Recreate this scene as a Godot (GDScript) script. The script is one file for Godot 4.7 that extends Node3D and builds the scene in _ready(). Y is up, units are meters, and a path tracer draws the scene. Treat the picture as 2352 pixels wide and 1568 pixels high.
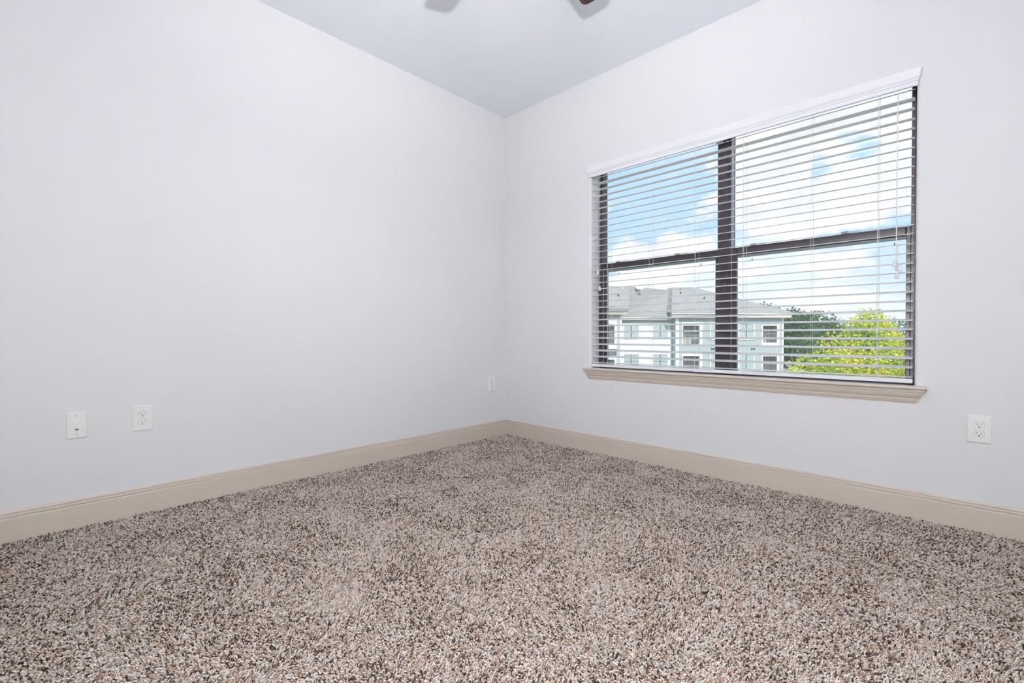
extends Node3D
# Corner of an empty bedroom. The left wall is the plane x = 0, the window wall the plane z = 0, the carpet y = 0; metres.

const ROOM_X := 3.38
const ROOM_Z := 3.28
const ROOM_H := 2.743
const THICK := 0.2
const EYE := Vector3(2.848, 0.8643, 2.867)
const YAW := 0.76727

var M := {}
var taken := {}
var smooth := false
var rng := RandomNumberGenerator.new()


func _ready() -> void:
	rng.seed = 7
	camera_and_light()
	make_materials()
	room_shell()
	baseboards()
	make_window()
	carpet()
	blind()
	fan()
	wall_plates()
	flash_stand()
	outdoors()


# ------------------------------------------------------------------ camera, sky, sun, exposure
func camera_and_light() -> void:
	var cam := Camera3D.new()
	cam.name = "camera"
	cam.position = EYE
	cam.rotation = Vector3(-0.01214, YAW, -0.0014)
	cam.fov = 72.58
	cam.near = 0.02
	cam.far = 400.0
	add_child(cam)
	cam.current = true
	var e := Environment.new()
	e.tonemap_mode = Environment.TONE_MAPPER_LINEAR
	e.tonemap_exposure = 1.0
	e.background_mode = Environment.BG_SKY
	var sky := Sky.new()
	var pano := PanoramaSkyMaterial.new()
	pano.panorama = sky_picture()
	pano.energy_multiplier = 1.18
	sky.sky_material = pano
	e.sky = sky
	e.sdfgi_enabled = true
	e.ssao_enabled = true
	e.ssil_enabled = true
	var w := WorldEnvironment.new()
	w.name = "world"
	w.environment = e
	add_child(w)
	var sun := DirectionalLight3D.new()   # high, from behind the house: lights the building across the court, not this room
	sun.name = "sun"
	sun.light_energy = 1.05
	sun.light_color = Color(1.0, 0.96, 0.9)
	sun.light_angular_distance = 0.6
	sun.shadow_enabled = true
	sun.sky_mode = DirectionalLight3D.SKY_MODE_LIGHT_ONLY
	sun.rotation = Vector3(deg_to_rad(-43), YAW + deg_to_rad(9), 0)
	add_child(sun)


func sky_picture() -> ImageTexture:
	# summer sky all round: thin veils, heaps of fair-weather cumulus with ragged rims, hazier towards the horizon
	var wide := 3072
	var high := 1536
	var big := FastNoiseLite.new()
	big.seed = 21
	big.frequency = 1.6
	big.fractal_octaves = 5
	var fine := FastNoiseLite.new()
	fine.seed = 5
	fine.frequency = 9.0
	fine.fractal_octaves = 5
	fine.fractal_gain = 0.55
	# heaps: azimuth from -z towards +x, elevation, radius (degrees), strength
	var heaps := [[-30.4, 8.8, 2.2, 1.0], [-29.2, 10.2, 1.5, 1.0], [-25.8, 10.6, 1.6, 1.0], [-24.4, 8.9, 1.9, 0.9], [-27.4, 7.4, 2.6, 1.0], [-21.0, 9.0, 2.6, 0.6], [-25.5, 21.5, 4.0, 0.36], [-16.5, 12.6, 3.8, 1.0], [-12, 12.2, 3.3, 1.0], [-7.4, 12.4, 3.0, 1.0], [-3.2, 13.0, 3.6, 1.1], [-16, 17.6, 4.6, 1.1], [-12.2, 21.4, 4.3, 1.1], [-6.4, 21.6, 3.8, 1.1], [-2.0, 17.0, 3.2, 1.0], [-9.5, 25, 5.0, 1.0], [-29, 5.0, 2.2, 0.7], [-25, 5.4, 2.2, 0.7]]
	var r := RandomNumberGenerator.new()
	r.seed = 12
	for k in 90:
		heaps.append([r.randf_range(4, 326), r.randf_range(7, 40), r.randf_range(2.5, 7), r.randf_range(0.7, 1.1)])
	for k in 240:   # low ones, far away and small
		heaps.append([r.randf() * 360.0 - 180.0, r.randf_range(0.5, 7.5), r.randf_range(0.7, 1.5), r.randf_range(0.3, 0.62), 2.2])
	var im := Image.create(wide, high, false, Image.FORMAT_RGBF)
	im.fill(Color(0.36, 0.37, 0.35))
	var count := high / 2
	for j in count:
		var el := PI * (0.5 - (j + 0.5) / high)
		var eld := rad_to_deg(el)
		var up := sin(el)
		var cs := cos(el)
		var air := Color(0.46, 0.72, 0.98).lerp(Color(0.64, 0.81, 0.97), pow(1.0 - up, 6.0))
		var field := PackedFloat32Array()
		field.resize(wide)
		for q in heaps:
			var rr: float = q[2]
			var dy: float = (eld - q[1]) / (rr * (1.0 if eld > q[1] else 0.62))   # flat below, domed above
			if absf(dy) > 2.0:
				continue
			var half := int(2.0 * rr * (q[4] if q.size() > 4 else 1.0) / cs / 360.0 * wide)
			if half > wide / 2:
				continue
			var mid := int(floor(q[0] / 360.0 * wide))
			var ey: float = q[3] * exp(-dy * dy)
			for i in range(mid - half, mid + half + 1):
				var dx := float(i - mid) / half * 2.0
				field[posmod(i, wide)] += ey * exp(-dx * dx)
		for i in wide:
			var az := TAU * (i + 0.5) / wide
			var d := Vector3(sin(az) * cs, up * 1.6, -cos(az) * cs)
			var f := fine.get_noise_3dv(d)
			var v := big.get_noise_3dv(d)
			var veil := 0.75 * smoothstep(-0.30, 0.30, v + 0.25 * f)
			var heap := smoothstep(0.34, 0.72, minf(field[i], 1.3) + 0.85 * f)
			var body := clampf(0.95 + 0.13 * f + 0.10 * v, 0.80, 1.03)
			var c := air.lerp(Color(0.90, 0.95, 0.99), veil)
			im.set_pixel(i, j, c.lerp(Color(body * 0.99, body * 0.995, body * 1.01), heap * 0.96))
	return ImageTexture.create_from_image(im)


# ------------------------------------------------------------------ helpers
func numbered(called: String) -> String:
	taken[called] = taken.get(called, -1) + 1
	return called if taken[called] == 0 else "%s_%03d" % [called, taken[called]]


func begin() -> SurfaceTool:
	var st := SurfaceTool.new()
	st.begin(Mesh.PRIMITIVE_TRIANGLES)
	return st


func finish(st: SurfaceTool) -> ArrayMesh:
	st.index()
	st.generate_normals()
	return st.commit()


func put(called: String, mesh: Mesh, m: Material, parent: Node = self, at := Vector3.ZERO) -> MeshInstance3D:
	var o := MeshInstance3D.new()
	o.name = numbered(called) if parent == self else called
	o.mesh = mesh
	o.material_override = m
	o.position = at
	parent.add_child(o, true)
	return o


func obj(called: String, st: SurfaceTool, m: Material, parent: Node = self) -> MeshInstance3D:
	return put(called, finish(st), m, parent)


func thing(called: String, label: String, category: String, at := Vector3.ZERO, turn := 0.0, group := "") -> Node3D:
	var o := Node3D.new()
	o.name = numbered(called)
	add_child(o)
	o.position = at
	o.rotation.y = turn
	return tag(o, label, category, group)


func tag(o: Node3D, label: String, category: String, group := "", kind := "") -> Node3D:
	o.set_meta("label", label)
	o.set_meta("category", category)
	if group:
		o.set_meta("group", group)
	if kind:
		o.set_meta("kind", kind)
	return o


func struct(o: Node3D, label: String, category: String) -> Node3D:
	return tag(o, label, category, "", "structure")


func tri(st: SurfaceTool, a: Vector3, b: Vector3, c: Vector3, out: Vector3) -> void:
	st.set_smooth_group(1 if smooth else 4294967295)
	if (b - a).cross(c - a).dot(out) > 0.0:   # front faces run clockwise
		st.add_vertex(a)
		st.add_vertex(c)
		st.add_vertex(b)
	else:
		st.add_vertex(a)
		st.add_vertex(b)
		st.add_vertex(c)


func quad(st: SurfaceTool, a: Vector3, b: Vector3, c: Vector3, d: Vector3, out: Vector3) -> void:
	tri(st, a, b, c, out)
	tri(st, a, c, d, out)


func box(st: SurfaceTool, lo: Vector3, hi: Vector3, bevel := 0.0, t := Transform3D()) -> void:
	# a box, its twelve edges chamfered
	var c := (lo + hi) / 2.0
	var h := (hi - lo) / 2.0
	var b := minf(bevel, 0.98 * minf(h.x, minf(h.y, h.z)))
	for ax in 3:
		var u := (ax + 1) % 3
		var v := (ax + 2) % 3
		for s in [-1.0, 1.0]:
			var p := []
			for q in [[-1, -1], [1, -1], [1, 1], [-1, 1]]:
				var w := Vector3.ZERO
				w[ax] = s * h[ax]
				w[u] = q[0] * (h[u] - b)
				w[v] = q[1] * (h[v] - b)
				p.append(t * (c + w))
			var n := Vector3.ZERO
			n[ax] = s
			quad(st, p[0], p[1], p[2], p[3], t.basis * n)
	if b <= 0.0:
		return
	for ax in 3:   # edges along each axis, and corners once
		var u := (ax + 1) % 3
		var v := (ax + 2) % 3
		for su in [-1.0, 1.0]:
			for sv in [-1.0, 1.0]:
				var p := []
				for q in [[-1, 0], [1, 0], [1, 1], [-1, 1]]:
					var w := Vector3.ZERO
					w[ax] = q[0] * (h[ax] - b)
					w[u] = su * (h[u] - (b if q[1] == 1 else 0.0))
					w[v] = sv * (h[v] - (0.0 if q[1] == 1 else b))
					p.append(t * (c + w))
				var n := Vector3.ZERO
				n[u] = su
				n[v] = sv
				quad(st, p[0], p[1], p[2], p[3], t.basis * n)
				if ax == 0:
					for sx in [-1.0, 1.0]:
						var s := Vector3(sx, 0, 0)
						s[u] = su
						s[v] = sv
						var e := Vector3(sx * h.x, su * h.y, sv * h.z)
						tri(st, t * (c + e - Vector3(0, su * b, sv * b)), t * (c + e - Vector3(sx * b, 0, sv * b)), t * (c + e - Vector3(sx * b, su * b, 0)), t.basis * s)


func sweep(st: SurfaceTool, prof: PackedVector2Array, frames: Array, caps := true) -> void:
	# a counter-clockwise profile carried along frames, each a Transform3D whose x and y axes carry it
	var n := prof.size()
	for i in frames.size() - 1:
		var f: Transform3D = frames[i]
		var g: Transform3D = frames[i + 1]
		for j in n:
			var p := prof[j]
			var q := prof[(j + 1) % n]
			var e := q - p
			var out := f.basis.x * e.y - f.basis.y * e.x
			quad(st, f * Vector3(p.x, p.y, 0), f * Vector3(q.x, q.y, 0), g * Vector3(q.x, q.y, 0), g * Vector3(p.x, p.y, 0), out)
	if not caps:
		return
	var was := smooth
	smooth = false
	var idx := Geometry2D.triangulate_polygon(prof)
	for end in 2:
		var f: Transform3D = frames[-end]
		var along: Vector3 = (frames[0].origin - frames[1].origin) if end == 0 else (frames[-1].origin - frames[-2].origin)
		for k in range(0, idx.size(), 3):
			var a := prof[idx[k]]
			var b := prof[idx[k + 1]]
			var c := prof[idx[k + 2]]
			tri(st, f * Vector3(a.x, a.y, 0), f * Vector3(b.x, b.y, 0), f * Vector3(c.x, c.y, 0), along)
	smooth = was


func frame(o: Vector3, x: Vector3, y: Vector3) -> Transform3D:
	return Transform3D(x, y, x.cross(y).normalized(), o)


func ring(r: float, n: int) -> PackedVector2Array:
	var p := PackedVector2Array()
	for k in n:
		p.append(Vector2(cos(TAU * k / n), sin(TAU * k / n)) * r)
	return p


func tube(st: SurfaceTool, pts: Array, r0: float, r1 := -1.0, n := 8) -> void:
	var was := smooth
	smooth = true
	var x := Vector3.ZERO
	var fr := []
	for k in pts.size():
		var d: Vector3 = (pts[mini(k + 1, pts.size() - 1)] - pts[maxi(k - 1, 0)]).normalized()
		if x == Vector3.ZERO:
			x = d.cross(Vector3.UP if absf(d.y) < 0.9 else Vector3.RIGHT)
		x = (x - d * x.dot(d)).normalized()
		var r := lerpf(r0, r1 if r1 >= 0.0 else r0, float(k) / (pts.size() - 1))
		fr.append(Transform3D(x * r, d.cross(x) * r, d, pts[k]))
	sweep(st, ring(1.0, n), fr)
	smooth = was


func lathe(st: SurfaceTool, prof: Array, at := Vector3.ZERO, n := 24, t := Basis()) -> void:
	# (radius, height) from bottom to top round the y axis
	for j in prof.size() - 1:
		var p: Vector2 = prof[j]
		var q: Vector2 = prof[j + 1]
		for k in n:
			var a := TAU * k / n
			var b := TAU * (k + 1) / n
			var u := Vector3(cos(a), 0, sin(a))
			var v := Vector3(cos(b), 0, sin(b))
			var out := (u + v) * (q.y - p.y) - 2.0 * Vector3.UP * (q.x - p.x)
			if p.x > 0.0:
				tri(st, at + t * (u * p.x + Vector3.UP * p.y), at + t * (v * p.x + Vector3.UP * p.y), at + t * (v * q.x + Vector3.UP * q.y), t * out)
			if q.x > 0.0:
				tri(st, at + t * (u * p.x + Vector3.UP * p.y), at + t * (v * q.x + Vector3.UP * q.y), at + t * (u * q.x + Vector3.UP * q.y), t * out)


func rounded(w: float, h: float, r: float, n := 5) -> PackedVector2Array:
	var p := PackedVector2Array()
	for c in 4:
		var m := Vector2((w / 2 - r) * (1 if c in [0, 3] else -1), (h / 2 - r) * (1 if c < 2 else -1))
		for k in n + 1:
			var a := PI / 2 * (c + float(k) / n)
			p.append(m + Vector2(cos(a), sin(a)) * r)
	return p


# ------------------------------------------------------------------ materials
func mat(c: Color, rough := 0.6, spec := 0.5, metal := 0.0) -> StandardMaterial3D:
	var m := StandardMaterial3D.new()
	m.albedo_color = c
	m.roughness = rough
	m.metallic_specular = spec
	m.metallic = metal
	return m


func noise_tex(freq: float, seed_: int, size := 256, ramp: Gradient = null, normal := false) -> NoiseTexture2D:
	var n := FastNoiseLite.new()
	n.seed = seed_
	n.frequency = freq
	n.fractal_octaves = 4
	var t := NoiseTexture2D.new()
	t.width = size
	t.height = size
	t.seamless = true
	t.noise = n
	if ramp:
		t.color_ramp = ramp
	if normal:
		t.as_normal_map = true
		t.bump_strength = 2.0
	return t


func two(a: Color, b: Color) -> Gradient:
	var g := Gradient.new()
	g.set_color(0, a)
	g.set_color(1, b)
	return g


func rgb(r: int, g: int, b: int) -> Color:
	return Color(r / 255.0, g / 255.0, b / 255.0)


func make_materials() -> void:
	var peel := noise_tex(0.09, 3, 256, null, true)
	for q in [["wall", rgb(226, 226, 228)], ["ceiling", rgb(240, 243, 251)]]:
		var m := mat(q[1], 0.85, 0.3)
		m.normal_enabled = true
		m.normal_texture = peel
		m.normal_scale = 0.05
		m.uv1_triplanar = true
		m.uv1_world_triplanar = true
		m.uv1_scale = Vector3.ONE * 2.2
		M[q[0]] = m
	M.trim = mat(rgb(196, 186, 174), 0.42, 0.5)
	M.bronze = mat(rgb(45, 40, 46), 0.38, 0.5)
	M.bead = mat(rgb(122, 136, 138), 0.3, 0.5)
	M.blind = mat(rgb(238, 238, 244), 0.4, 0.5)
	M.slat = mat(rgb(248, 248, 250), 0.38, 0.5)
	M.slat.backlight_enabled = true   # thin white vinyl lets a little daylight through
	M.slat.backlight = Color(1.0, 1.0, 1.0)
	M.cord = mat(rgb(235, 234, 236), 0.8, 0.3)
	M.plate = mat(rgb(237, 236, 233), 0.32, 0.5)
	M.socket = mat(rgb(238, 238, 236), 0.28, 0.5)
	M.slot = mat(rgb(38, 34, 32), 0.6)
	M.slot_grey = mat(rgb(120, 116, 114), 0.6)
	M.shade_ring = mat(rgb(158, 156, 154), 0.7)
	M.screw = mat(rgb(190, 190, 190), 0.4)
	M.port = mat(rgb(96, 84, 56), 0.4)
	M.blade = mat(rgb(46, 29, 29), 0.4, 0.5)
	M.fan_metal = mat(rgb(70, 56, 50), 0.35, 0.5, 0.6)
	M.scuff = mat(rgb(82, 74, 68), 0.9)
	M.smear = mat(rgb(206, 200, 194), 0.7)
	M.backing = mat(rgb(104, 84, 76), 0.95, 0.1)
	var g := StandardMaterial3D.new()
	g.albedo_color = Color(0.9, 0.97, 0.98, 0.035)
	g.transparency = BaseMaterial3D.TRANSPARENCY_ALPHA
	g.roughness = 0.03
	M.glass = g
	M.siding = mat(rgb(186, 202, 206), 0.8, 0.3)
	M.panel = mat(rgb(238, 240, 248), 0.8, 0.3)
	M.white = mat(rgb(248, 248, 248), 0.7, 0.3)
	M.fascia = mat(rgb(226, 222, 214), 0.8, 0.3)
	M.win_glass = mat(rgb(186, 206, 212), 0.15, 0.5)
	M.win_frame = mat(rgb(128, 140, 146), 0.5)
	M.taupe = mat(rgb(150, 140, 130), 0.8)
	M.balcony = mat(rgb(192, 196, 198), 0.8)
	M.roof = mat(Color.WHITE, 0.95, 0.2)
	M.roof.albedo_texture = noise_tex(0.02, 9, 512, two(rgb(152, 152, 153), rgb(178, 178, 179)))
	M.roof.uv1_triplanar = true
	M.roof.uv1_scale = Vector3.ONE * 0.35
	M.dark = mat(rgb(70, 74, 78), 0.7)
	M.rail = mat(rgb(190, 186, 180), 0.6)
	M.lit_reveal = mat(rgb(158, 157, 176), 0.4)
	M.bark = mat(rgb(94, 80, 66), 0.95, 0.2)
	M.lawn = mat(Color.WHITE, 1.0, 0.1)
	M.lawn.albedo_texture = noise_tex(0.02, 14, 512, two(rgb(108, 112, 98), rgb(132, 135, 120)))
	M.lawn.uv1_triplanar = true
	M.lawn.uv1_scale = Vector3.ONE * 0.1
	var leaf := mat(Color.WHITE, 0.6, 0.3)
	leaf.vertex_color_use_as_albedo = true
	leaf.backlight_enabled = true
	leaf.backlight = Color(0.6, 0.6, 0.5)
	leaf.cull_mode = BaseMaterial3D.CULL_DISABLED
	M.leaf = leaf
	var yarn := mat(Color.WHITE, 0.9, 0.15)
	yarn.vertex_color_use_as_albedo = true
	M.yarn = yarn


# ------------------------------------------------------------------ room
const WX0 := 0.889   # window opening
const WX1 := 2.695
const WY0 := 0.612
const WY1 := 2.09


func room_shell() -> void:
	var st := begin()
	box(st, Vector3(-THICK, -0.2, -THICK), Vector3(ROOM_X + THICK, 0.0, ROOM_Z + THICK))
	struct(obj("floor", st, M.backing), "carpet backing over the floor slab of the bedroom", "floor")
	st = begin()
	box(st, Vector3(-THICK, ROOM_H, -THICK), Vector3(ROOM_X + THICK, ROOM_H + 0.2, ROOM_Z + THICK))
	struct(obj("ceiling", st, M.ceiling), "plain cool white painted ceiling", "ceiling")
	st = begin()
	box(st, Vector3(-THICK, 0, -THICK), Vector3(0, ROOM_H, ROOM_Z + THICK))
	struct(obj("wall_left", st, M.wall), "plain off-white wall left of the room corner, with three wall plates", "wall")
	st = begin()
	box(st, Vector3(ROOM_X, 0, -THICK), Vector3(ROOM_X + THICK, ROOM_H, ROOM_Z + THICK))
	struct(obj("wall_back", st, M.wall), "plain off-white wall behind the viewer, facing the left wall", "wall")
	st = begin()
	box(st, Vector3(0, 0, ROOM_Z), Vector3(ROOM_X, ROOM_H, ROOM_Z + THICK))
	struct(obj("wall_near", st, M.wall), "plain off-white wall behind the viewer, facing the window wall", "wall")
	st = begin()   # window wall: below, above, and two piers whose corners towards the opening are rounded
	box(st, Vector3(0, 0, -THICK), Vector3(ROOM_X, WY0, 0))
	box(st, Vector3(0, WY1, -0.103), Vector3(ROOM_X, ROOM_H, 0))
	box(st, Vector3(0, 2.125, -THICK), Vector3(ROOM_X, ROOM_H, -0.103))
	for s in [-1, 1]:
		var edge := WX0 if s < 0 else WX1
		var far := 0.0 if s < 0 else ROOM_X
		var p := PackedVector2Array()
		var r := 0.014
		for k in 7:
			var a := PI / 2 * k / 6.0
			p.append(Vector2(edge + s * r * (1.0 - sin(a)), -r * (1.0 - cos(a))))
		p.append_array([Vector2(edge, -THICK), Vector2(far, -THICK), Vector2(far, 0)])
		if Geometry2D.is_polygon_clockwise(p):
			p.reverse()
		sweep(st, p, [frame(Vector3(0, WY0, 0), Vector3.RIGHT, Vector3.BACK), frame(Vector3(0, WY1, 0), Vector3.RIGHT, Vector3.BACK)])
		box(st, Vector3(minf(edge, far), WY1, -THICK), Vector3(maxf(edge, far), 2.125, -0.103))
	struct(obj("wall_right", st, M.wall), "plain off-white wall right of the room corner, holding the window", "wall")


func baseboards() -> void:
	# depth and height: flat board, two beads with grooves between, eased top
	var p := PackedVector2Array([Vector2(0, 0), Vector2(0.0145, 0), Vector2(0.0145, 0.1065), Vector2(0.0125, 0.1095), Vector2(0.0068, 0.1103), Vector2(0.0064, 0.1130), Vector2(0.0108, 0.1145), Vector2(0.0108, 0.1205), Vector2(0.0092, 0.1232), Vector2(0.0045, 0.1243), Vector2(0.0045, 0.127), Vector2(0.0078, 0.129), Vector2(0.0066, 0.134), Vector2(0.004, 0.1372), Vector2(0, 0.1376)])
	var st := begin()   # mitred into the corner
	var m := Vector3(1, 0, 1)
	sweep(st, p, [frame(Vector3.ZERO, m, Vector3.UP), frame(Vector3(0, 0, ROOM_Z), Vector3(1, 0, -1), Vector3.UP)])
	var left := struct(obj("baseboard_left", st, M.trim), "taupe moulded baseboard along the left wall", "baseboard")
	st = begin()
	sweep(st, p, [frame(Vector3.ZERO, m, Vector3.UP), frame(Vector3(ROOM_X, 0, 0), Vector3(-1, 0, 1), Vector3.UP)])
	var right := struct(obj("baseboard_right", st, M.trim), "taupe moulded baseboard along the wall under the window", "baseboard")
	st = begin()
	sweep(st, p, [frame(Vector3(ROOM_X, 0, 0), Vector3(-1, 0, 1), Vector3.UP), frame(Vector3(ROOM_X, 0, ROOM_Z), Vector3(-1, 0, -1), Vector3.UP)])
	struct(obj("baseboard_back", st, M.trim), "taupe moulded baseboard along the wall behind the viewer facing the left wall", "baseboard")
	st = begin()
	sweep(st, p, [frame(Vector3(0, 0, ROOM_Z), Vector3(1, 0, -1), Vector3.UP), frame(Vector3(ROOM_X, 0, ROOM_Z), Vector3(-1, 0, -1), Vector3.UP)])
	struct(obj("baseboard_near", st, M.trim), "taupe moulded baseboard along the wall behind the viewer facing the window", "baseboard")
	# chips and nail holes
	for q in [[0.035, 0.127, 0.012, 0.0022], [0.105, 0.109, 0.006, 0.0022], [0.243, 0.132, 0.009, 0.002]]:
		st = begin()
		smooth = true
		lathe(st, [Vector2(0, -1), Vector2(0.8, -0.6), Vector2(1, 0), Vector2(0.7, 0.6), Vector2(0, 1)], Vector3(q[0], q[1], 0.0102), 8, Basis.from_scale(Vector3(q[2], q[3], 0.0036)))
		smooth = false
		obj("paint_chip", st, M.scuff, right).set_meta("label", "dark chip in the baseboard paint")
	for q in [[0.46, 0.112, 0.007, 0.0022]]:
		st = begin()
		smooth = true
		lathe(st, [Vector2(0, -1), Vector2(0.8, -0.6), Vector2(1, 0), Vector2(0.7, 0.6), Vector2(0, 1)], Vector3(0.0102, q[1], q[0]), 8, Basis.from_scale(Vector3(0.0036, q[3], q[2])))
		smooth = false
		obj("paint_chip", st, M.scuff, left).set_meta("label", "dark chip in the baseboard paint")
	st = begin()
	box(st, Vector3(0.0, 0.1365, 0.625), Vector3(0.0022, 0.1425, 0.70), 0.002)
	obj("caulk_smear", st, M.smear, left).set_meta("label", "pale caulk smear above the baseboard")


# ------------------------------------------------------------------ window
func make_window() -> void:
	var w := Node3D.new()
	w.name = "window_1"
	add_child(w)
	struct(w, "dark bronze twin single-hung window with a beige moulded sill", "window")
	var z0 := -0.105   # room face of the frame
	var z1 := -0.178
	var top := 2.102
	var low := 0.640
	var bar := func(called: String, lo: Vector3, hi: Vector3, m: Material = M.bronze, parent: Node = w, bevel := 0.0015) -> MeshInstance3D:
		var st := begin()
		box(st, lo, hi, bevel)
		return obj(called, st, m, parent)
	bar.call("jamb", Vector3(WX0, 0.612, z1), Vector3(0.922, 2.125, z0))
	bar.call("jamb", Vector3(2.672, 0.612, z1), Vector3(WX1, 2.125, z0))
	var mul: MeshInstance3D = bar.call("mullion", Vector3(1.758, 0.612, z1), Vector3(1.838, 2.125, z0))
	bar.call("cover_cap", Vector3(1.767, 0.632, z0), Vector3(1.819, top, z0 + 0.007), M.bronze, mul)
	for k in 2:
		var x0 := 0.922 if k == 0 else 1.838
		var x1 := 1.758 if k == 0 else 2.672
		bar.call("head_rail", Vector3(x0, top, z1), Vector3(x1, 2.125, z0))
		bar.call("sill_rail", Vector3(x0, 0.612, z1), Vector3(x1, low, z0))
		# upper pane, fixed, towards the outside
		bar.call("pane", Vector3(x0 - 0.004, 1.375, -0.1525), Vector3(x1 + 0.004, top + 0.004, -0.1485), M.glass, w, 0.0)
		# lower sash, towards the room
		var s0 := -0.119
		var s1 := -0.143
		bar.call("sash_stile", Vector3(x0 + 0.001, low, s1), Vector3(x0 + 0.028, 1.398, s0))
		bar.call("sash_stile", Vector3(x1 - 0.018, low, s1), Vector3(x1 - 0.001, 1.398, s0))
		bar.call("meeting_rail", Vector3(x0 + 0.028, 1.352, s1 - 0.012), Vector3(x1 - 0.018, 1.398, s0 + 0.004), M.bronze, w, 0.004)
		bar.call("lit_reveal_strip", Vector3(x0, low, z0 - 0.042 if k == 1 else z0 - 0.012), Vector3(x0 + 0.0012, top, z0 - 0.002), M.lit_reveal, w, 0.0) if k == 1 else bar.call("lit_reveal_strip", Vector3(x0, low, z0 - 0.012), Vector3(x0 + 0.004, 1.352, z0 - 0.006), M.lit_reveal, w, 0.0)  # strips on the reveals: light caught there put into a pale lilac colour
		bar.call("bottom_rail", Vector3(x0 + 0.028, low, s1), Vector3(x1 - 0.018, low + 0.012, s0))
		bar.call("glazing_bead", Vector3(x0 + 0.028, 1.337, s1 + 0.004), Vector3(x1 - 0.018, 1.352, s0 - 0.006), M.bead)
		bar.call("pane", Vector3(x0 + 0.025, low + 0.008, -0.1335), Vector3(x1 - 0.015, 1.34, -0.1295), M.glass, w, 0.0)
		# tilt latches on the meeting rail
		for x in [x0 + 0.10, x0 + 0.55]:
			var st := begin()
			box(st, Vector3(x, 1.399, s1 + 0.001), Vector3(x + 0.032, 1.411, s0 - 0.002), 0.003)
			box(st, Vector3(x + 0.028, 1.403, s1 + 0.004), Vector3(x + 0.085, 1.409, s0 - 0.006), 0.002)
			obj("sash_lock", st, M.bronze, w)
		for x in ([x0 + 0.12, x0 + 0.72] if k == 0 else [x0 + 0.11, x0 + 0.77]):
			var st := begin()
			lathe(st, [Vector2(0, 0), Vector2(0.0045, 0), Vector2(0.004, 0.004), Vector2(0.0018, 0.009), Vector2(0.0018, 0.016), Vector2(0, 0.016)], Vector3(x, 1.313, -0.138), 10)
			obj("screen_pin", st, M.bronze, w)
	bar.call("shade_ledge", Vector3(WX0, 0.612, z0), Vector3(WX1, 0.6288, -0.014), M.bronze, w, 0.0)  # ledge added in dark bronze: shade under the blind rail put into its colour
	# stool with a rounded nose and horns past the opening, and the moulded apron under it
	var st := begin()
	var nose := PackedVector2Array([Vector2(0, 0.612), Vector2(0.033, 0.612), Vector2(0.0375, 0.6135), Vector2(0.040, 0.6165), Vector2(0.041, 0.6205), Vector2(0.040, 0.6248), Vector2(0.0372, 0.628), Vector2(0.033, 0.6295), Vector2(0, 0.6295)])
	sweep(st, nose, [frame(Vector3(0.845, 0, 0), Vector3.BACK, Vector3.UP), frame(Vector3(2.739, 0, 0), Vector3.BACK, Vector3.UP)])
	box(st, Vector3(WX0, 0.612, -0.014), Vector3(WX1, 0.6295, 0.001))
	obj("sill", st, M.trim, w)
	st = begin()
	# depth out from the wall and height; the ends return to the wall following the same profile
	var ap := PackedVector2Array([Vector2(0, 0.548), Vector2(0.0035, 0.548), Vector2(0.0055, 0.5500), Vector2(0.0112, 0.5655), Vector2(0.0098, 0.5675), Vector2(0.0108, 0.5712), Vector2(0.0150, 0.5765), Vector2(0.0195, 0.5862), Vector2(0.0215, 0.5925), Vector2(0.0215, 0.5962), Vector2(0.0255, 0.5985), Vector2(0.0268, 0.6035), Vector2(0.0268, 0.612), Vector2(0, 0.612)])
	var l := 0.846
	var r := 2.7345
	sweep(st, ap, [frame(Vector3(0.878, 0, 0), Vector3(-1, 0, 0), Vector3.UP), frame(Vector3(0.878, 0, 0.0003), Vector3(-1, 0, 1), Vector3.UP), frame(Vector3(2.702, 0, 0.0003), Vector3(1, 0, 1), Vector3.UP), frame(Vector3(2.702, 0, 0), Vector3(1, 0, 0), Vector3.UP)], false)
	obj("apron", st, M.trim, w)


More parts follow.
